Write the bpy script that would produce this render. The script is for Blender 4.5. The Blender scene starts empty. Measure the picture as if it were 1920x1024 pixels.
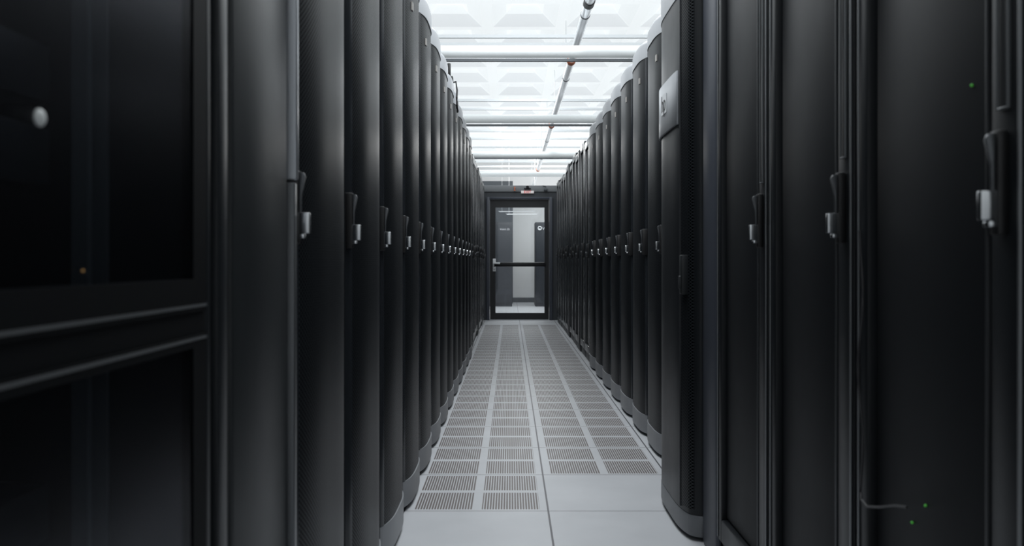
import bpy, bmesh, math, random
from mathutils import Vector, Matrix
random.seed(4)
scene = bpy.context.scene
COL = scene.collection
CH = 1.06   # camera height

# ------------------------------------------------------------------ materials
def mat(name, color, rough=0.5, metal=0.0, spec=0.5, emit=None, estr=0.0, noise=0.0, nscale=8.0):
    m = bpy.data.materials.new(name); m.use_nodes = True
    nt = m.node_tree; b = nt.nodes["Principled BSDF"]
    b.inputs["Base Color"].default_value = (*color, 1)
    b.inputs["Roughness"].default_value = rough
    b.inputs["Metallic"].default_value = metal
    b.inputs["Specular IOR Level"].default_value = spec
    if emit:
        b.inputs["Emission Color"].default_value = (*emit, 1)
        b.inputs["Emission Strength"].default_value = estr
    if noise > 0:
        tc = nt.nodes.new("ShaderNodeTexCoord")
        n = nt.nodes.new("ShaderNodeTexNoise"); n.inputs["Scale"].default_value = nscale
        n.inputs["Detail"].default_value = 4
        mr = nt.nodes.new("ShaderNodeMapRange")
        mr.inputs[3].default_value = max(0, rough - noise); mr.inputs[4].default_value = min(1, rough + noise)
        nt.links.new(tc.outputs["Object"], n.inputs["Vector"])
        nt.links.new(n.outputs["Fac"], mr.inputs[0])
        nt.links.new(mr.outputs[0], b.inputs["Roughness"])
    return m

def perforated_mat(name, c1, c2, pitch, rough, spec=0.3):
    m = mat(name, c1, rough, spec=spec)
    nt = m.node_tree; b = nt.nodes["Principled BSDF"]
    tc = nt.nodes.new("ShaderNodeTexCoord"); sp = nt.nodes.new("ShaderNodeSeparateXYZ")
    nt.links.new(tc.outputs["Object"], sp.inputs[0])
    k = math.pi / pitch
    def math_(op, a, bb=None):
        n = nt.nodes.new("ShaderNodeMath"); n.operation = op
        for i, v in enumerate((a, bb)):
            if v is None: continue
            if isinstance(v, (int, float)): n.inputs[i].default_value = v
            else: nt.links.new(v, n.inputs[i])
        return n.outputs[0]
    s1 = math_('ADD', sp.outputs[1], sp.outputs[2]); s2 = math_('SUBTRACT', sp.outputs[1], sp.outputs[2])
    a = math_('SINE', math_('MULTIPLY', s1, k)); c = math_('SINE', math_('MULTIPLY', s2, k))
    p = math_('ABSOLUTE', math_('MULTIPLY', a, c))
    r = nt.nodes.new("ShaderNodeMapRange"); r.inputs[1].default_value = 0.2; r.inputs[2].default_value = 0.5
    nt.links.new(p, r.inputs[0])
    mx = nt.nodes.new("ShaderNodeMix"); mx.data_type = 'RGBA'
    nt.links.new(r.outputs[0], mx.inputs[0])
    mx.inputs[6].default_value = (*c1, 1); mx.inputs[7].default_value = (*c2, 1)
    nt.links.new(mx.outputs[2], b.inputs["Base Color"])
    sr = math_('SUBTRACT', 0.36, math_('MULTIPLY', r.outputs[0], 0.33))
    nt.links.new(sr, b.inputs["Specular IOR Level"])
    return m

M_black = mat("black_satin_paint", (0.009, 0.0108, 0.013), 0.38, spec=0.30, noise=0.05)
M_stile = mat("black_gloss_stile", (0.020, 0.023, 0.027), 0.22, spec=0.65, noise=0.02)
M_body = mat("black_cabinet_paint", (0.002, 0.0023, 0.0027), 0.6, spec=0.08, noise=0.05)
M_char = mat("charcoal_paint", (0.016, 0.0185, 0.0205), 0.42, spec=0.35, noise=0.05)
M_panel = mat("near_black_panel_paint", (0.008, 0.0095, 0.0115), 0.55, spec=0.16, noise=0.05)
M_mesh = perforated_mat("perforated_black_steel", (0.019, 0.0222, 0.026), (0.0012, 0.0014, 0.0017), 0.012, 0.38)
M_grey = mat("grey_plastic", (0.40, 0.415, 0.435), 0.42, noise=0.05)
M_foot = mat("dark_grey_plastic", (0.24, 0.25, 0.265), 0.42, noise=0.05)
M_foot2 = mat("darker_grey_plastic", (0.13, 0.137, 0.147), 0.42, noise=0.05)
M_blue = mat("blue_grey_paint", (0.050, 0.057, 0.074), 0.45, noise=0.05)
M_trim = mat("grey_metal_trim", (0.20, 0.21, 0.22), 0.3, metal=0.6)
M_dtrim = mat("dark_metal_trim", (0.05, 0.053, 0.058), 0.32, metal=0.5)
M_lever = mat("lever_metal", (0.11, 0.116, 0.124), 0.3, metal=0.6)
M_chrome = mat("chrome", (0.66, 0.68, 0.70), 0.2, metal=1.0)
M_silver = mat("satin_silver", (0.42, 0.44, 0.47), 0.3, metal=0.7)
M_badge = mat("dull_silver_badge", (0.36, 0.375, 0.40), 0.34, metal=0.65)
M_white = mat("white_paint", (0.8, 0.82, 0.84), 0.5)
M_lab = mat("paper_label", (0.40, 0.38, 0.36), 0.6)
M_pipe = mat("white_pipe_glow", (0.80, 0.83, 0.84), 0.4, emit=(0.85,0.93,0.95), estr=0.20)  # white paint plus a faint glow standing in for light on the undersides
M_rail = mat("light_grey_rail_glow", (0.72, 0.75, 0.77), 0.4, emit=(0.85,0.93,0.97), estr=0.28)  # grey paint with glow added in place of light on the rails
M_cond = mat("steel_conduit_glow", (0.75, 0.79, 0.82), 0.2, metal=0.4, emit=(0.85,0.9,0.95), estr=0.20)  # steel with added glow so the conduit looks brightly lit
M_dark = mat("dark_strut_steel", (0.10, 0.11, 0.12), 0.5, metal=0.3)
M_orange = mat("orange_fitting", (0.75, 0.20, 0.08), 0.5)
M_rubber = mat("black_rubber", (0.008, 0.008, 0.009), 0.45)
M_green = mat("green_led", (0.05, 0.4, 0.05), 0.4, emit=(0.2, 1, 0.1), estr=0.10)
M_amber = mat("amber_led", (0.4, 0.22, 0.05), 0.4, emit=(1, 0.5, 0.1), estr=0.05)
M_red = mat("red_letters", (0.7, 0.02, 0.02), 0.4, emit=(1, 0.08, 0.05), estr=0.3)
M_signw = mat("sign_white", (0.75, 0.72, 0.72), 0.4, emit=(1, 0.9, 0.88), estr=0.2)
M_spot = mat("white_spot_paint", (0.50, 0.52, 0.52), 0.5)
M_frame = mat("door_frame_black", (0.010, 0.011, 0.013), 0.4)
M_wallgrey = mat("partition_grey", (0.040, 0.045, 0.052), 0.55)
M_header = mat("header_grey", (0.20, 0.21, 0.22), 0.55)
M_wall = mat("white_wall", (0.82, 0.82, 0.82), 0.7)
M_alc = mat("slate_wall", (0.06, 0.07, 0.082), 0.5)
M_farrack = mat("slate_cabinet", (0.026, 0.030, 0.037), 0.4)
M_refl = mat("reflection_glow", (0.9,0.9,0.9), 0.4, emit=(1,1,1), estr=0.45)  # glow of the bars that imitate reflections in the door glass

def glass(name, tint, mixf, rough=0.03):
    m = bpy.data.materials.new(name); m.use_nodes = True
    nt = m.node_tree; nt.nodes.clear()
    o = nt.nodes.new("ShaderNodeOutputMaterial"); t = nt.nodes.new("ShaderNodeBsdfTransparent")
    t.inputs[0].default_value = (*tint, 1)
    g = nt.nodes.new("ShaderNodeBsdfGlossy"); g.inputs["Roughness"].default_value = rough
    g.inputs["Color"].default_value = (0.9, 0.9, 0.95, 1)
    mx = nt.nodes.new("ShaderNodeMixShader"); mx.inputs[0].default_value = mixf
    nt.links.new(t.outputs[0], mx.inputs[1]); nt.links.new(g.outputs[0], mx.inputs[2])
    nt.links.new(mx.outputs[0], o.inputs[0])
    return m
M_glass = glass("clear_door_glass", (0.83, 0.85, 0.86), 0.05)
M_tint = glass("smoked_glass", (0.7, 0.73, 0.76), 0.055, 0.22)

# floor material ---------------------------------------------------------
def floor_mat():
    m = bpy.data.materials.new("raised_floor_tiles"); m.use_nodes = True
    nt = m.node_tree; b = nt.nodes["Principled BSDF"]
    L = nt.links
    geo = nt.nodes.new("ShaderNodeNewGeometry"); sp = nt.nodes.new("ShaderNodeSeparateXYZ")
    L.new(geo.outputs["Position"], sp.inputs[0])
    def M(op, a, bb=None, cc=None):
        n = nt.nodes.new("ShaderNodeMath"); n.operation = op
        for i, v in enumerate((a, bb, cc)):
            if v is None: continue
            if isinstance(v, (int, float)): n.inputs[i].default_value = v
            else: L.new(v, n.inputs[i])
        return n.outputs[0]
    T = 0.61
    fx = M('FLOORED_MODULO', M('SUBTRACT', sp.outputs[0], 0.16), T)
    fy = M('FLOORED_MODULO', M('SUBTRACT', sp.outputs[1], 3.606), T)
    def band(v, lo, hi):
        return M('MULTIPLY', M('GREATER_THAN', v, lo), M('LESS_THAN', v, hi))
    seam = M('MAXIMUM', M('SUBTRACT', 1.0, band(fx, 0.0040, T-0.0040)), M('SUBTRACT', 1.0, band(fy, 0.003, T-0.003)))
    px = M('MAXIMUM', band(fx, 0.038, 0.286), band(fx, 0.328, 0.575))
    py = M('MAXIMUM', band(fy, 0.024, 0.282), band(fy, 0.324, 0.584))
    slot = M('GREATER_THAN', M('FLOORED_MODULO', M('SUBTRACT', fx, 0.038), 0.0118), 0.0046)
    left = band(sp.outputs[0], 0.16-T, 0.16); right = band(sp.outputs[0], 0.16, 0.16+T)
    yl = band(sp.outputs[1], 3.606, 3.606+17*T); yr = band(sp.outputs[1], 3.606+T, 3.606+17*T)
    zone = M('MAXIMUM', M('MULTIPLY', left, yl), M('MULTIPLY', right, yr))
    perf = M('MULTIPLY', M('MULTIPLY', px, py), M('MULTIPLY', slot, zone))
    n = nt.nodes.new("ShaderNodeTexNoise"); n.inputs["Scale"].default_value = 3; n.inputs["Detail"].default_value = 6
    L.new(geo.outputs["Position"], n.inputs["Vector"])
    cr = nt.nodes.new("ShaderNodeValToRGB")
    cr.color_ramp.elements[0].position = 0.3; cr.color_ramp.elements[0].color = (0.45, 0.46, 0.48, 1)
    cr.color_ramp.elements[1].position = 0.7; cr.color_ramp.elements[1].color = (0.51, 0.52, 0.54, 1)
    L.new(n.outputs["Fac"], cr.inputs[0])
    m1 = nt.nodes.new("ShaderNodeMix"); m1.data_type = 'RGBA'
    L.new(perf, m1.inputs[0]); L.new(cr.outputs[0], m1.inputs[6]); m1.inputs[7].default_value = (0.110, 0.092, 0.087, 1)
    m2 = nt.nodes.new("ShaderNodeMix"); m2.data_type = 'RGBA'
    L.new(seam, m2.inputs[0]); L.new(m1.outputs[2], m2.inputs[6]); m2.inputs[7].default_value = (0.09, 0.09, 0.10, 1)
    L.new(m2.outputs[2], b.inputs["Base Color"])
    b.inputs["Roughness"].default_value = 0.45
    b.inputs["Specular IOR Level"].default_value = 0.3
    return m
M_floor = floor_mat()

# ------------------------------------------------------------------ helpers
def new_obj(name, verts, faces, m, parent=None, smooth=False, bevel=0.0, seg=2):
    me = bpy.data.meshes.new(name)
    bm = bmesh.new()
    vs = [bm.verts.new(v) for v in verts]
    for f in faces:
        try: bm.faces.new([vs[i] for i in f])
        except ValueError: pass
    bmesh.ops.recalc_face_normals(bm, faces=bm.faces)
    if bevel > 0:
        es = [e for e in bm.edges if len(e.link_faces) == 2 and e.calc_face_angle(0) > 0.6]
        bmesh.ops.bevel(bm, geom=es, offset=bevel, segments=seg, affect='EDGES', profile=0.5)
    bm.to_mesh(me); bm.free()
    if isinstance(m, list):
        for x in m: me.materials.append(x)
    else: me.materials.append(m)
    if smooth or bevel > 0:
        for p in me.polygons: p.use_smooth = True
        me.set_sharp_from_angle(angle=math.radians(40))
    o = bpy.data.objects.new(name, me); COL.objects.link(o)
    if parent: o.parent = parent
    return o

BF = [(0,1,2,3),(4,7,6,5),(0,4,5,1),(1,5,6,2),(2,6,7,3),(3,7,4,0)]
def boxv(x0,x1,y0,y1,z0,z1):
    return [(x0,y0,z0),(x1,y0,z0),(x1,y1,z0),(x0,y1,z0),(x0,y0,z1),(x1,y0,z1),(x1,y1,z1),(x0,y1,z1)]
def box(name, x0,x1,y0,y1,z0,z1, m, parent=None, bevel=0.0, seg=2):
    return new_obj(name, boxv(x0,x1,y0,y1,z0,z1), BF, m, parent, bevel=bevel, seg=seg)
def boxes(name, lst, m, parent=None, bevel=0.0):
    v=[]; f=[]
    for b in lst:
        o=len(v); v+=boxv(*b); f+=[tuple(i+o for i in q) for q in BF]
    return new_obj(name, v, f, m, parent, bevel=bevel)
def extrude_poly(name, poly, z0, z1, m, parent=None, bevel=0.0, smooth=True):
    n=len(poly); v=[(x,y,z0) for x,y in poly]+[(x,y,z1) for x,y in poly]
    f=[(i,(i+1)%n,(i+1)%n+n,i+n) for i in range(n)]+[tuple(range(n)),tuple(range(2*n-1,n-1,-1))]
    return new_obj(name, v, f, m, parent, smooth=smooth, bevel=bevel)
def loft(name, layers, m, parent=None):
    n=len(layers[0][0]); v=[]; f=[]
    for poly,z in layers: v+=[(x,y,z) for x,y in poly]
    for L in range(len(layers)-1):
        for i in range(n):
            j=(i+1)%n; f.append((L*n+i,L*n+j,(L+1)*n+j,(L+1)*n+i))
    f.append(tuple(range(n))); f.append(tuple((len(layers)-1)*n+i for i in range(n)))
    return new_obj(name, v, f, m, parent, smooth=True)
def tube(name, pts, r, m, parent=None, n=10):
    pts=[Vector(p) for p in pts]; v=[]; f=[]
    up=Vector((0.13,0.21,1)).normalized()
    for i,p in enumerate(pts):
        d=(pts[min(i+1,len(pts)-1)]-pts[max(i-1,0)]).normalized()
        a=d.cross(up)
        if a.length<0.2: a=d.cross(Vector((1,0,0)))
        a.normalize(); b=d.cross(a).normalized()
        for k in range(n):
            t=2*math.pi*k/n; v.append(tuple(p+a*math.cos(t)*r+b*math.sin(t)*r))
    for i in range(len(pts)-1):
        for k in range(n):
            f.append((i*n+k,i*n+(k+1)%n,(i+1)*n+(k+1)%n,(i+1)*n+k))
    f.append(tuple(range(n))); f.append(tuple((len(pts)-1)*n+k for k in range(n)))
    return new_obj(name, v, f, m, parent, smooth=True)
def sphere(name, c, r, m, parent=None, sc=(1,1,1)):
    bm=bmesh.new(); bmesh.ops.create_uvsphere(bm,u_segments=16,v_segments=10,radius=r)
    for q in bm.verts: q.co=Vector((q.co.x*sc[0]+c[0],q.co.y*sc[1]+c[1],q.co.z*sc[2]+c[2]))
    me=bpy.data.meshes.new(name); bm.to_mesh(me); bm.free(); me.materials.append(m)
    for p in me.polygons: p.use_smooth=True
    o=bpy.data.objects.new(name,me); COL.objects.link(o)
    if parent: o.parent=parent
    return o
def text(name, s, size, m, loc, rot, parent=None, align='CENTER', ext=0.001):
    cu=bpy.data.curves.new(name,'FONT'); cu.body=s; cu.size=size; cu.align_x=align; cu.align_y='CENTER'; cu.extrude=ext
    t=bpy.data.objects.new(name+"_tmp",cu); COL.objects.link(t)
    bpy.context.view_layer.update()
    me=bpy.data.meshes.new_from_object(t.evaluated_get(bpy.context.evaluated_depsgraph_get()))
    bpy.data.objects.remove(t)
    me.materials.clear(); me.materials.append(m)
    o=bpy.data.objects.new(name,me); COL.objects.link(o)
    o.location=loc; o.rotation_euler=rot
    if parent: o.parent=parent
    return o
def empty(name, loc):
    e=bpy.data.objects.new(name,None); e.location=loc; e.empty_display_size=0.1; COL.objects.link(e); return e
def tag(o, label, cat, group=None):
    o["label"]=label; o["category"]=cat
    if group: o["group"]=group
def struct(o): o["kind"]="structure"; return o
def dup(o, parent=None):
    n=o.copy(); COL.objects.link(n)
    if parent: n.parent=parent
    for c in list(o.children): dup(c, n)
    return n

# ------------------------------------------------------------------ setting
XL, XR, Y0, Y1 = -2.6, 2.9, -1.2, 21.5
CZ = 3.56
struct(box("floor", XL, XR, Y0, Y1, -0.08, 0, M_floor))
struct(box("wall_left", XL-0.1, XL, Y0, Y1, 0, 4.0, M_wall))
struct(box("wall_right", XR, XR+0.1, Y0, Y1, 0, 4.0, M_wall))
struct(box("wall_rear", XL-0.1, XR+0.1, Y0-0.1, Y0, 0, 4.0, M_wall))
struct(box("wall_far", XL-0.1, XR+0.1, Y1, Y1+0.1, 0, 4.0, M_wall))

M_c1 = mat("ceiling_rib_glow", (0.5,0.52,0.53), 0.7, emit=(0.93,0.98,1.0), estr=0.84)  # self-glowing surface stands in for light on the ceiling
M_c2 = mat("ceiling_coffer_end_glow", (0.5,0.52,0.53), 0.7, emit=(0.92,0.97,1.0), estr=0.68)  # weakest glow, shades the coffer ends
M_c4 = mat("ceiling_coffer_side_glow", (0.5,0.52,0.53), 0.7, emit=(0.93,0.98,1.0), estr=0.77)  # middle glow, shades the lateral slopes
M_c3 = mat("ceiling_coffer_top_glow", (0.6,0.6,0.6), 0.7, emit=(0.95,0.99,1.0), estr=0.88)  # strongest glow, makes the coffer tops look lit
def coffers():
    nx=7; ny=24; cw=(XR-XL)/nx; cy=(Y1-Y0)/ny
    me=bpy.data.meshes.new("ceiling"); v=[]; f=[]; mi=[]
    def quad(a,b,c,d,k):
        o=len(v); v.extend([a,b,c,d]); f.append((o,o+1,o+2,o+3)); mi.append(k)
    for i in range(nx):
        for j in range(ny):
            x0=XL+i*cw; x1=x0+cw; y0=Y0+j*cy; y1=y0+cy
            O=[(x0,y0,CZ),(x1,y0,CZ),(x1,y1,CZ),(x0,y1,CZ)]
            r=0.06; I=[(x0+r,y0+r,CZ),(x1-r,y0+r,CZ),(x1-r,y1-r,CZ),(x0+r,y1-r,CZ)]
            s=0.20; h=0.10
            Tt=[(x0+s,y0+s,CZ+h),(x1-s,y0+s,CZ+h),(x1-s,y1-s,CZ+h),(x0+s,y1-s,CZ+h)]
            s2=0.27; h2=0.17
            T2=[(x0+s,y0+s2,CZ+h2),(x1-s,y0+s2,CZ+h2),(x1-s,y1-s2,CZ+h2),(x0+s,y1-s2,CZ+h2)]
            T2=[(a+(0.06 if k in (0,3) else -0.06),b,c) for k,(a,b,c) in enumerate(T2)]
            for k in range(4):
                l=(k+1)%4
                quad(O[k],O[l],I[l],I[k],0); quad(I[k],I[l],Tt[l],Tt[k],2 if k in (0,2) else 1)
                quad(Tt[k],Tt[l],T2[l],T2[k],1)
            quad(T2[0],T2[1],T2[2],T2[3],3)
    me.from_pydata(v,[],f)
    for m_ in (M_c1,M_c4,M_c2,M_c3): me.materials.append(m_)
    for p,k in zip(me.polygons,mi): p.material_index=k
    o=bpy.data.objects.new("ceiling",me); COL.objects.link(o); return struct(o)
coffers()

# partition wall with door --------------------------------------------------
PY=15.1; K=PY/1600.0
def wx(px): return (px-957)*K
def wz(py): return CH+(488-py)*K
dl, dr = wx(918), wx(1030)
dt = wz(374)
struct(boxes("wall_partition", [
    (XL, dl, PY, PY+0.12, 0, 2.27), (dr, XR, PY, PY+0.12, 0, 2.27), (dl, dr, PY, PY+0.12, dt, 2.27)], M_wallgrey))
struct(box("trim_1", XL, XR, PY-0.02, PY+0.14, 2.27, wz(348), M_header, bevel=0.006))
fr = struct(boxes("trim_2", [
    (dl-0.055, dl+0.0, PY-0.05, PY-0.001, 0, dt+0.04), (dr, dr+0.055, PY-0.05, PY-0.001, 0, dt+0.04),
    (dl, dr, PY-0.05, PY-0.001, dt, dt+0.04)], M_blue, bevel=0.004))
struct(box("trim_3", dl+0.005, dr-0.005, PY-0.03, PY+0.1, 0.0, 0.012, M_silver))
gl, gr = wx(929), wx(1021)
door = struct(boxes("door_1", [
    (dl+0.006, gl, PY+0.02, PY+0.065, 0.014, dt-0.006), (gr, dr-0.006, PY+0.02, PY+0.065, 0.014, dt-0.006),
    (gl, gr, PY+0.02, PY+0.065, wz(389), dt-0.006), (gl, gr, PY+0.02, PY+0.065, 0.014, wz(587))], M_frame))
door["label"]="black framed glass door with crossbar and silver lever"
r=box("crash_bar", gl-0.02, gr+0.02, PY-0.005, PY+0.07, wz(500), wz(492), M_frame, door, bevel=0.008); r["label"]="black horizontal push bar"
g=box("glass_pane", gl, gr, PY+0.04, PY+0.046, wz(587), wz(389), M_glass, door)
h=box("handle_plate", wx(924), wx(929.5), PY+0.006, PY+0.02, wz(509), wz(485), M_white, door, bevel=0.004); h["label"]="silver lever handle plate"
hx, hz = wx(927), wz(494)
tube("handle_lever", [(hx,PY+0.01,hz),(hx,PY-0.045,hz),(hx+0.03,PY-0.055,hz+0.005),(hx+0.10,PY-0.055,hz)], 0.015, M_white, h)
tube("lock_cylinder", [(hx,PY+0.012,wz(503)),(hx,PY-0.02,wz(503))], 0.018, M_chrome, h)

sg=box("warning_sign", wx(977), wx(1001), PY-0.035, PY-0.015, wz(363), wz(358), M_signw, bevel=0.003)
tag(sg,"small white sign with red EXIT lettering above door","exit sign")
text("sign_lettering","EXIT",0.062,M_red,((wx(989)),PY-0.037,wz(360.5)),(math.pi/2,0,0),sg)
cam_=empty("security_camera",(wx(989),PY-0.02,wz(355)))
box("mount",-0.06,0.06,-0.03,0.03,0.0,0.02,M_rubber,cam_,bevel=0.004)
tube("camera_body",[(0,0.02,0.045),(0,-0.09,0.03)],0.026,M_rubber,cam_)
tag(cam_,"small black security camera on the header above door","camera")
sp_=empty("sprinkler_head",(wx(965),PY-0.06,wz(352)))
tube("stem",[(0,0,0.0),(0,0,-0.05)],0.008,M_orange,sp_); tube("deflector",[(0,0,-0.05),(0,0,-0.058)],0.018,M_orange,sp_)
box("bracket",-0.012,0.012,0,0.06,-0.01,0.010,M_orange,sp_)
tag(sp_,"small orange sprinkler head fixed to header","sprinkler")
se=empty("motion_sensor",(wx(1023),PY-0.02,wz(355)))
box("sensor_body",-0.03,0.03,-0.05,0.02,-0.03,0.02,M_dark,se,bevel=0.006); tube("sensor_arm",[(0,-0.02,0.02),(0,-0.02,0.05),(-0.05,-0.02,0.06)],0.008,M_dark,se)
tag(se,"small dark grey motion sensor above the door","sensor")

# room beyond the door -------------------------------------------------------
BY=19.5; KB=BY/1600
def far_rack(x0,x1,lab):
    e=empty("server_rack",((x0+x1)/2,BY,0)); w=(x1-x0)/2
    box("body",-w,w,0.03,0.9,0.0,1.93,M_farrack,e,bevel=0.004)
    box("rack_door",-w+0.01,w-0.01,0,0.03,0.08,1.90,M_farrack,e,bevel=0.006)
    tag(e,lab,"server rack","racks beyond the glass door"); return e
e=far_rack(-0.57,0.04,"slate black cabinet with white lettering behind glass door")
text("lettering","Valeri 25",0.062,M_white,(0.305-0.23+0.06,-0.003,CH+58*KB),(math.pi/2,0,0),e,align='CENTER')
e=far_rack(0.57,1.17,"slate black cabinet with round white emblem behind glass door")
emx=-0.3+(1012-957)*KB-0.57
tubepts=[(emx+0.038*math.cos(a),-0.004,CH+60*KB+0.038*math.sin(a)) for a in [i*math.pi/12 for i in range(25)]]
tube("emblem",tubepts,0.012,M_white,e,n=6)
tube("emblem_bar",[(emx,-0.004,CH+60*KB-0.04),(emx,-0.004,CH+60*KB+0.0)],0.012,M_white,e,n=6)
text("lettering","V",0.095,M_white,(-0.3+(1019.0-957)*KB-0.57,-0.003,CH+59*KB),(math.pi/2,0,0),e)
struct(box("baseboard_far", XL, XR, Y1-0.02, Y1, 0.0, 0.12, M_dark))
struct(box("wall_alcove", -2.6, 0.06, 20.9, 21.0, 0, 3.0, M_alc))
for (yy,zz,xa,xb) in ((17.6,2.06,-0.25,0.52),(18.6,2.06,-0.1,0.6)):  # added glowing bars stand in for reflection lines in the door glass
    e=empty("reflection_bar",((xa+xb)/2,yy,zz)); hw_=(xb-xa)/2
    box("bar_back",-hw_,hw_,-0.012,0.012,0.007,0.014,M_white,e,bevel=0.002)
    tube("bar_glow",[(-hw_+0.02,0,0.0),(hw_-0.02,0,0.0)],0.007,M_refl,e)
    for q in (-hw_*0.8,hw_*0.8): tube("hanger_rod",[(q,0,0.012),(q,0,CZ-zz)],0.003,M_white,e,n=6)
    tag(e,"slim white glowing bar standing in for a reflection in the glass door","pendant light","added reflection bars beyond the glass door")

# ------------------------------------------------------------------ pipes overhead
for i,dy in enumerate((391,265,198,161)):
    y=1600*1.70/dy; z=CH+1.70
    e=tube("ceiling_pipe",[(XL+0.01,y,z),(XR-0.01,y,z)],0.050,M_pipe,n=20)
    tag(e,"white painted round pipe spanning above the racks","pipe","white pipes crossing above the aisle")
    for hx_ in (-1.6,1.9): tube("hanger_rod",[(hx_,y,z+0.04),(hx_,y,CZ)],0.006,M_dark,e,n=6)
for dy in (375,253,191):
    y=1600*1.75/dy; z=CH+1.75
    e=boxes("ceiling_strut",[(XL+0.01,XR-0.01,y-0.014,y-0.012,z-0.012,z+0.012),(XL+0.01,XR-0.01,y+0.012,y+0.014,z-0.012,z+0.012),(XL+0.01,XR-0.01,y-0.012,y+0.012,z-0.012,z-0.009)],M_dark)
    tag(e,"thin dark steel strut channel hung below ceiling","strut","dark strut channels above the aisle")
    for hx_ in (-1.6,1.9): tube("hanger_rod",[(hx_,y,z+0.0),(hx_,y,CZ)],0.006,M_dark,e,n=6)
for dy,zz in ((420,2.1),(405,2.1),(300,2.1),(284,2.1),(243,2.1),(228,2.1),(212,2.1),(185,2.0),(176,2.0),(168,2.0)):
    y=1600*zz/dy; z=CH+zz
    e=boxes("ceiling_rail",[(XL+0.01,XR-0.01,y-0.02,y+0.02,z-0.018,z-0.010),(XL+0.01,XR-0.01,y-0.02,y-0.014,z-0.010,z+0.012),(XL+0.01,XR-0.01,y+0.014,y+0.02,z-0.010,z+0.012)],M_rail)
    tag(e,"slim light grey rail hung below the white ceiling","rail","light rails above the aisle")
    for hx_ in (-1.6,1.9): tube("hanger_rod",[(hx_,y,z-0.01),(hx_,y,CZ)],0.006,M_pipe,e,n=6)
zc=CH+1.9; xc=0.58
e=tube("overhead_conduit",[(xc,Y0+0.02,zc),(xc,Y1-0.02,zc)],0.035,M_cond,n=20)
tag(e,"shiny silver conduit running along the aisle with orange fittings","conduit")
for dy in (375,253,170,484):
    y=1600*1.9/dy
    tube("pipe_fitting",[(xc,y-0.05,zc),(xc,y+0.05,zc)],0.042,M_orange if dy!=484 else M_rubber,e,n=20)
for y in (6.6,8.9,11.2,13.5,15.8,18.1):
    tube("pipe_clamp",[(xc,y-0.012,zc),(xc,y+0.012,zc)],0.038,M_dark,e,n=20)
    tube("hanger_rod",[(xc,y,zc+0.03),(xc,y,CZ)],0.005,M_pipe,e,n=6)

# ------------------------------------------------------------------ racks
HT=2.39
def arc(hw, b, off=0.0, n=30, p=2.3, r=0.02, back=0.0):
    pts=[(back,-hw)]
    for i in range(n+1):
        t=-1+2*i/n
        t=math.sin(t*math.pi/2)
        o=b*(1-abs(t)**p)+r*min(1,(1-abs(t))*12)**0.5
        pts.append((o+off,t*hw))
    pts.append((back,hw))
    return pts
def mirror(poly,d): return [(x*d,y) for x,y in poly]
def cap_layers(hw,b,z0,z1,d,p,r,back=0.0,rd=0.035):
    out=[]
    L=[(z0,0.0),(z0+0.004,0.0)]
    for k in range(6):
        a=k/5*math.pi/2
        L.append((z1-rd+rd*math.sin(a), rd*(1-math.cos(a))))
    for z,ins in L:
        pl=[(max(back,x-ins) if x>back+1e-6 else back, y*(1-ins/hw)) for x,y in arc(hw,b,n=30,p=p,r=r,back=back)]
        out.append((mirror(pl,d),z))
    return out

def handle(parent, d, y, z, out, reach=0.040, dim=False):
    """slim swing handle: dark dish plate, lever and chrome lock; d=facing sign"""
    def B(name,a,b,y0,y1,z0,z1,m,par,bev):
        x0,x1=sorted((a*d,b*d)); return box(name,x0,x1,y0,y1,z0,z1,m,par,bevel=bev)
    hp=B("handle",out,out+reach-0.026,y-0.012,y+0.012,z-0.072,z+0.082,M_rubber,parent,0.004)
    hp["label"]="black swing handle with chrome lock"
    v=[]; R=reach-0.040; prof=[(R+0.014,0.078),(R+0.024,0.076),(R+0.027,0.068),(R+0.019,0.03),(R+0.018,-0.008),(R+0.014,-0.008)]
    n=len(prof)
    for yy in (y-0.004,y+0.004):
        for a,zz in prof: v.append(((out+a)*d,yy,z+zz))
    f=[(i,(i+1)%n,(i+1)%n+n,i+n) for i in range(n)]+[tuple(range(n)),tuple(range(n,2*n))]
    new_obj("lever",v,f,M_dtrim if dim else M_lever,hp,bevel=0.0015)
    x0=out+reach-0.028; x1=out+reach-0.004
    lk=boxes("lock",[(*sorted((x0*d,x1*d)),y-0.007,y+0.007,z-0.050,z-0.006),(*sorted((x0*d,(x1-0.010)*d)),y-0.009,y+0.009,z-0.060,z-0.0505)],M_dtrim if dim else M_chrome,hp,0.003)
    return hp

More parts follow.
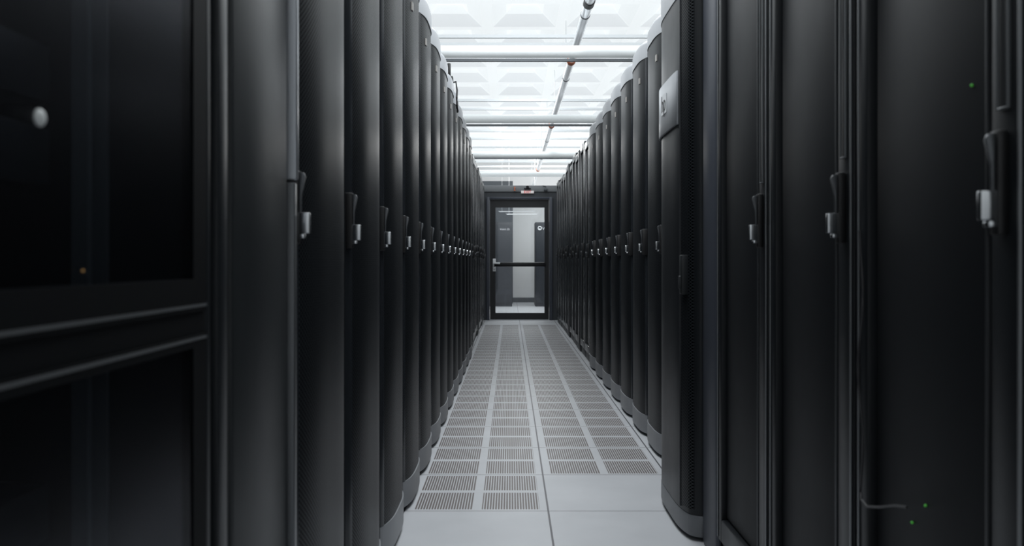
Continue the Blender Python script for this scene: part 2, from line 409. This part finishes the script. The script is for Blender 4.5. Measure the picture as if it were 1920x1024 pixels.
def round_rack(name, d, bulge=0.06, ht=HT, hw=0.280, reach=0.068, fo=0.0):
    e=empty(name,(0,0,0)); P=3.4; R=0.022; CT=0.115
    def B(nm,a,b,y0,y1,z0,z1,m,bev=0.0):
        x0,x1=sorted((a*d,b*d)); return box(nm,x0,x1,y0,y1,z0,z1,m,e,bevel=bev)
    B("body",-0.98,-0.012,-0.298,0.298,0.0,ht-0.03,M_body,0.004)
    extrude_poly("rack_door",mirror(arc(hw,bulge-R,p=P,r=R),d),0.13,ht-CT,M_mesh,e)
    full=arc(hw,bulge-R,off=0.004,n=60,p=P,r=R)
    def stile(y0,y1):
        sel=[q for q in full[1:-1] if y0<=q[1]<=y1]
        pl=sel+[(0.004,sel[-1][1]),(0.004,sel[0][1])]
        extrude_poly("door_stile",mirror(pl,d),0.13,ht-CT,M_stile,e)
    stile(-0.2795,-0.235); stile(0.215,0.2795)
    cap=loft("top_cap",cap_layers(hw+0.003,bulge-R+0.005,ht-CT,ht,d,P,R),M_grey,e)
    cap["label"]="grey moulded plastic cap"
    ft=loft("plinth",[(q,0.145-z) for q,z in cap_layers(hw+0.003,bulge-R+0.005-fo,0.015,0.13,d,P,R,rd=0.015)][::-1],M_foot,e)
    ft["label"]="dark grey moulded plastic plinth"
    handle(e,d,-0.262,1.165,0.02,reach=reach)
    s=B("sticker",bulge*0.62,bulge+0.0015,-0.15,-0.12,2.14,2.175,M_lab); s["label"]="small pale paper label"
    return e

def flat_rack(name, d, detail=True, ht=HT, hw=0.297):
    e=empty(name,(0,0,0))
    def B(nm,a,b,y0,y1,z0,z1,m,par=e,bev=0.0):
        x0,x1=sorted((a*d,b*d)); return box(nm,x0,x1,y0,y1,z0,z1,m,par,bevel=bev)
    def BS(nm,L,m,par=e,bev=0.0):
        return boxes(nm,[(*sorted((a*d,b*d)),y0,y1,z0,z1) for a,b,y0,y1,z0,z1 in L],m,par,bev)
    B("body",-0.98,-0.03,-hw,hw,0.0,ht,M_body,e,0.004)
    w=hw-0.008 if detail else hw-0.016
    dr_=BS("rack_door",[(-0.028,0.012,-w,-w+0.085,0.09,ht-0.03),(-0.028,0.012,w-0.05,w,0.09,ht-0.03),
        (-0.028,0.012,-w+0.085,w-0.05,ht-0.11,ht-0.03),(-0.028,0.012,-w+0.085,w-0.05,0.09,0.17)],M_black if detail else M_stile,e,0.006)
    pn=B("door_panel",-0.022,-0.006,-w+0.088,w-0.053,0.175,ht-0.115,M_panel if detail else M_mesh,dr_,0.004)
    B("plinth",-0.05,-0.005,-hw+0.01,hw-0.01,0.0,0.08,M_char,e,0.004)
    if detail:
        tr=B("trim_strip",0.0,0.014,-w+0.090,-w+0.096,0.175,ht-0.115,M_dtrim,dr_,0.002)
        tr=B("trim_strip",0.012,0.016,-w+0.004,-w+0.010,0.10,ht-0.04,M_trim,dr_,0.0015); tr["label"]="grey metal trim strip"
        tr=B("trim_strip",0.012,0.016,w-0.014,w-0.009,0.10,ht-0.04,M_trim,dr_,0.0015)
        ch=BS("handle_channel",[(0.0124,0.018,-w+0.030,-w+0.034,1.28,ht-0.05),(0.0124,0.018,-w+0.058,-w+0.062,1.28,ht-0.05),(0.0124,0.018,-w+0.034,-w+0.058,1.28,1.284)],M_trim,dr_,0.0015)
    handle(dr_,d,-w+0.047,1.168,0.0125,reach=0.042,dim=not detail)
    return e

# LEFT row
AX=-0.483
tpl=round_rack("server_rack",1,reach=0.052)
y=1.73+0.3
first=True
GL="server racks lining the aisle"
lab_round="black bow-fronted perforated server rack with grey caps"
while y+0.3<9.95:
    o=tpl if first else dup(tpl); first=False
    o.location=(AX,y,0); tag(o,lab_round,"server rack",GL); y+=0.6
tplf=flat_rack("server_rack",1,detail=False)
first=True
while y+0.3<15.1:
    o=tplf if first else dup(tplf)
    o.location=(-0.462+random.uniform(-0.008,0.008),y,0); o.scale=(1,1,random.choice((1,0.985,1.01))); first=False
    tag(o,"black flat-door server rack standing near the glass door","server rack",GL); y+=0.6
# RIGHT row
tpr=round_rack("server_rack",-1)
first=True; y=4.17
while y+0.3<8.95:
    o=tpr if first else dup(tpr); first=False
    o.location=(0.85,y,0); tag(o,lab_round,"server rack",GL); y+=0.6
tprf=flat_rack("server_rack",-1,detail=False)
first=True
while y+0.3<15.1:
    o=tprf if first else dup(tprf)
    o.location=(0.812+random.uniform(-0.008,0.008),y,0); o.scale=(1,1,random.choice((1,0.985,1.01))); first=False
    tag(o,"black flat-door server rack standing near the glass door","server rack",GL); y+=0.6

# right near flat racks
tn=flat_rack("server_rack",-1,detail=True)
labs=["black rack with smoked door, loose cable and green indicator lights","black server rack with satin door and chrome-locked swing handle","black server rack with framed door beside the bow-fronted cabinet"]
near=[]
for i in range(3):
    o=tn if i==0 else dup(tn)
    o.location=(0.735,1.49+0.6*i,0); tag(o,labs[i],"server rack",GL); near.append(o)
def led(px,py,a=0.739):
    off=px-957; yy=1600*a/off; zz=CH+(488-py)/off*a
    sphere("indicator_light",(a-0.735,yy-1.49,zz),0.0024,M_green,near[0])
led(1735,948); led(1710,980); led(1822,160)

pts=[]
for i in range(30):
    t=i/29; pts.append((0.707+0.003*math.sin(t*9),1.722+0.006*math.sin(t*13+1),1.12-t*0.53))
pts+=[(0.706,1.715,0.578),(0.706,1.69,0.572),(0.706,1.64,0.585),(0.706,1.57,0.608),(0.706,1.52,0.62)]
M_cable=mat("dark_grey_cable",(0.03,0.03,0.033),0.5)
c=tube("cable",pts,0.0026,M_cable,n=8); tag(c,"thin dark cable hanging down between two rack doors","cable")

# large bow-fronted cabinet
e=empty("bow_fronted_cabinet",(0.72,3.52,0))
A=dict(p=4.0,r=0.030,back=-0.015)
box("body",0.02,0.98,-0.52,0.335,0.0,2.20,M_body,e,bevel=0.004)
s=box("side_post",0.0,0.03,-0.52,-0.322,0.0,HT,M_blue,e,bevel=0.012); s["label"]="blue-grey painted post"
HWc=0.315
doorc=extrude_poly("cabinet_door",mirror(arc(HWc,0.036,n=30,**A),-1),0.10,2.09,M_black,e)
c=loft("top_cap",cap_layers(HWc+0.004,0.039,2.09,2.24,-1,4.0,0.030,back=-0.015,rd=0.03),M_grey,e); c["label"]="grey rounded plastic cap"
c2=extrude_poly("plinth",mirror(arc(HWc+0.003,0.038,n=30,**A),-1),0.015,0.10,M_foot2,e,bevel=0.010); c2["label"]="dark grey rounded plastic plinth"
fa=arc(HWc,0.036,n=90,**A)
def skin(nm,y0,y1,z0,z1,o0,o1,m,par,bev=0.0):
    b=[q for q in fa[1:-1] if y0<=q[1]<=y1]
    pl=[(a+o1,yy) for a,yy in b]+[(a+o0,yy) for a,yy in reversed(b)]
    return extrude_poly(nm,mirror(pl,-1),z0,z1,m,par,bevel=bev)
vp=skin("vent_strip",-0.305,-0.225,0.12,2.08,0.0005,0.004,M_mesh,e); vp["label"]="perforated vertical vent strip"
skin("edge_rib",-0.224,-0.205,0.11,2.085,0.0005,0.008,M_dtrim,e)
bd=skin("badge_plate",-0.20,0.31,1.59,1.80,0.001,0.011,M_badge,e,0.002); bd["label"]="dull silver curved badge plate with emblem"
def surf(yy):
    t=yy/HWc; return 0.036*(1-abs(t)**4.0)+0.030
ey=0.05; so=surf(ey)+0.0125
ang=math.atan((surf(ey+0.02)-surf(ey-0.02))/0.04)
em=box("emblem",-0.0012,0.0012,-0.055,0.055,-0.040,0.040,M_white,bd)
em.location=(-so,ey,1.71); em.rotation_euler=(0,0,ang)
text("lettering","hp",0.10,M_rubber,(-so-0.0015,ey,1.712),(math.pi/2,0,-math.pi/2+ang),bd)
lt=box("side_latch",-0.072,-0.045,-0.285,-0.245,0.93,1.08,M_char,e,bevel=0.004)
box("latch_button",-0.078,-0.070,-0.275,-0.255,0.95,1.0,M_dtrim,lt,bevel=0.003)
tag(e,"large black bow-fronted cabinet with silver badge, protruding into aisle","server cabinet",None)

# coiled cable along the first bow rack on the right
pts=[]
for i in range(400):
    t=i/399; a=i*0.75
    pts.append((0.768-0.008*math.cos(a),3.955+0.010*math.sin(a),2.25-1.9*t*0.65))
c=tube("coiled_cable",pts,0.003,M_dark,n=6); tag(c,"black coiled cable hanging against a rack edge","cable")

# ---- left near: glass door cabinet
XN=-0.44
e=empty("glass_door_cabinet",(XN,0.95,0))
box("body",-0.95,-0.20,-0.38,0.385,0,HT,M_body,e,bevel=0.004)
boxes("side_frame",[(-0.20,-0.03,0.355,0.385,0,HT),(-0.20,-0.03,-0.38,-0.35,0,HT),(-0.20,-0.03,-0.35,0.355,0,0.06),(-0.20,-0.03,-0.35,0.355,HT-0.06,HT)],M_black,e)
M_gf = mat("matte_black_frame", (0.003,0.0036,0.0044), 0.6, spec=0.06)
def gdoor(z0,z1,nm,bot,top):
    d_=boxes(nm,[(-0.016,0.0,-0.375,-0.33,z0,z1),(-0.016,0.0,0.235,0.285,z0,z1),(-0.016,0.0,-0.33,0.235,z0,z0+bot),(-0.016,0.0,-0.33,0.235,z1-top,z1)],M_gf,e)
    box("glass_pane",-0.008,-0.002,-0.33,0.235,z0+bot,z1-top,M_tint,d_)
    return d_
gu=gdoor(0.988,HT-0.02,"upper_door",0.046,0.035); gd=gdoor(0.06,0.955,"lower_door",0.04,0.017)
box("cross_rail",-0.12,-0.003,-0.375,0.285,0.9555,0.9875,M_gf,e)
t_=box("trim_strip",-0.001,0.0008,-0.375,0.285,0.994,0.998,M_trim,gu)
t_=box("trim_strip",-0.001,0.0008,-0.375,0.285,0.948,0.952,M_trim,gd)
M_post=mat("post_reflection_grey",(0.05,0.057,0.062),0.5)  # post grey lightened to stand in for reflections in the smoked glass
boxes("mounting_post",[(-0.19,-0.15,-0.24,-0.10,0.06,HT-0.06),(-0.10,-0.08,0.10,0.11,0.06,HT-0.06),(-0.10,-0.08,0.15,0.155,0.06,HT-0.06)],M_post,e)
boxes("door_post",[(-0.03,-0.004,0.295,0.315,0.02,HT),(-0.03,0.0,0.335,0.38,0.02,HT)],M_black,e,0.004)
eq=boxes("rack_equipment",[(-0.198,-0.12,-0.07,0.09,zz,zz+0.07) for zz in (0.3,0.42,0.55,0.72,1.15,1.25,1.5,1.62,1.85)],M_black,e,0.004)
kn=sphere("white_spot",(0.001,-0.154,1.193),0.0085,M_spot,gu,sc=(0.5,1,1)); kn["label"]="small round white spot"  # pale round spot set on the upper glass door
sphere("indicator_light",(-0.002,-0.068,1.049),0.0015,M_amber,e)
tag(e,"black cabinet with two smoked glass doors and metal trim","server cabinet")

e=empty("narrow_cabinet",(XN,1.53,0))
box("body",-0.95,-0.03,-0.185,0.185,0,HT,M_body,e,bevel=0.004)
d_=box("cabinet_door",-0.028,0.0,-0.18,0.155,0.05,HT-0.02,M_char,e,bevel=0.008)
t_=box("trim_strip",-0.028,0.016,0.160,0.182,1.22,HT-0.02,M_silver,e,bevel=0.004); t_["label"]="pale metal edge strip"
t_=box("trim_strip",-0.028,0.012,0.160,0.182,0.05,1.215,M_lever,e,bevel=0.004)
tag(e,"narrow charcoal flat-door cabinet with metal edge strip","server cabinet")

e=empty("wireless_antenna",(-0.455,6.33,HT))
box("base",-0.03,0.03,-0.04,0.04,0,0.03,M_rubber,e,bevel=0.004)
box("mast",-0.012,0.012,-0.012,0.012,0.03,0.13,M_rubber,e,bevel=0.004)
tag(e,"small black antenna standing on top of a rack","antenna")
pts=[(-0.48+0.0,6.5,HT+0.01),(-0.415,6.5,HT+0.03),(-0.405,6.48,HT-0.04),(-0.405,6.44,HT-0.10),(-0.405,6.46,HT-0.18),(-0.405,6.5,HT-0.12),(-0.405,6.53,HT-0.2)]
c=tube("cable",pts,0.007,M_rubber,n=8); tag(c,"loose black cable dangling over the rack top","cable")
e=empty("wireless_antenna",(0.83,4.5,HT))
box("base",-0.02,0.02,-0.03,0.03,0,0.015,M_rubber,e,bevel=0.003)
box("mast",-0.01,0.01,-0.01,0.01,0.015,0.05,M_rubber,e,bevel=0.003)
tag(e,"small black antenna standing on top of a rack","antenna")

# ------------------------------------------------------------------ lights
def area(name,loc,sx,sy,en,rot=(0,0,0),col=(0.92,0.965,1.0)):
    l=bpy.data.lights.new(name,'AREA'); l.shape='RECTANGLE'; l.size=sx; l.size_y=sy; l.energy=en; l.color=col
    o=bpy.data.objects.new(name,l); o.location=loc; o.rotation_euler=rot; COL.objects.link(o); return o
area("overhead_fill",(0.17,4.4,3.5),0.9,5.0,92)  # added fill lamp above the near aisle, out of view
area("overhead_fill",(0.17,12.5,3.5),0.5,4.0,30)  # added fill lamp for the far half of the aisle
area("overhead_fill",(0.8,18.2,3.5),2.0,2.0,120,col=(1,0.99,0.97))  # added lamp to brighten the room beyond the door
w=bpy.data.worlds.new("world"); scene.world=w; w.use_nodes=True
w.node_tree.nodes["Background"].inputs[0].default_value=(0.7,0.8,1,1)
w.node_tree.nodes["Background"].inputs[1].default_value=0.1

# ------------------------------------------------------------------ camera
cd=bpy.data.cameras.new("camera"); cam=bpy.data.objects.new("camera",cd); COL.objects.link(cam)
cam.location=(0,0,CH); cam.rotation_euler=(math.pi/2,0,0)
cd.sensor_width=36; cd.lens=30; cd.shift_x=3/1920; cd.shift_y=-24/1920
cd.clip_start=0.05
cd.dof.use_dof=True; cd.dof.focus_distance=6.0; cd.dof.aperture_fstop=4.5
scene.camera=cam
scene.view_settings.view_transform='Standard'
scene.view_settings.look='None'
scene.view_settings.exposure=0
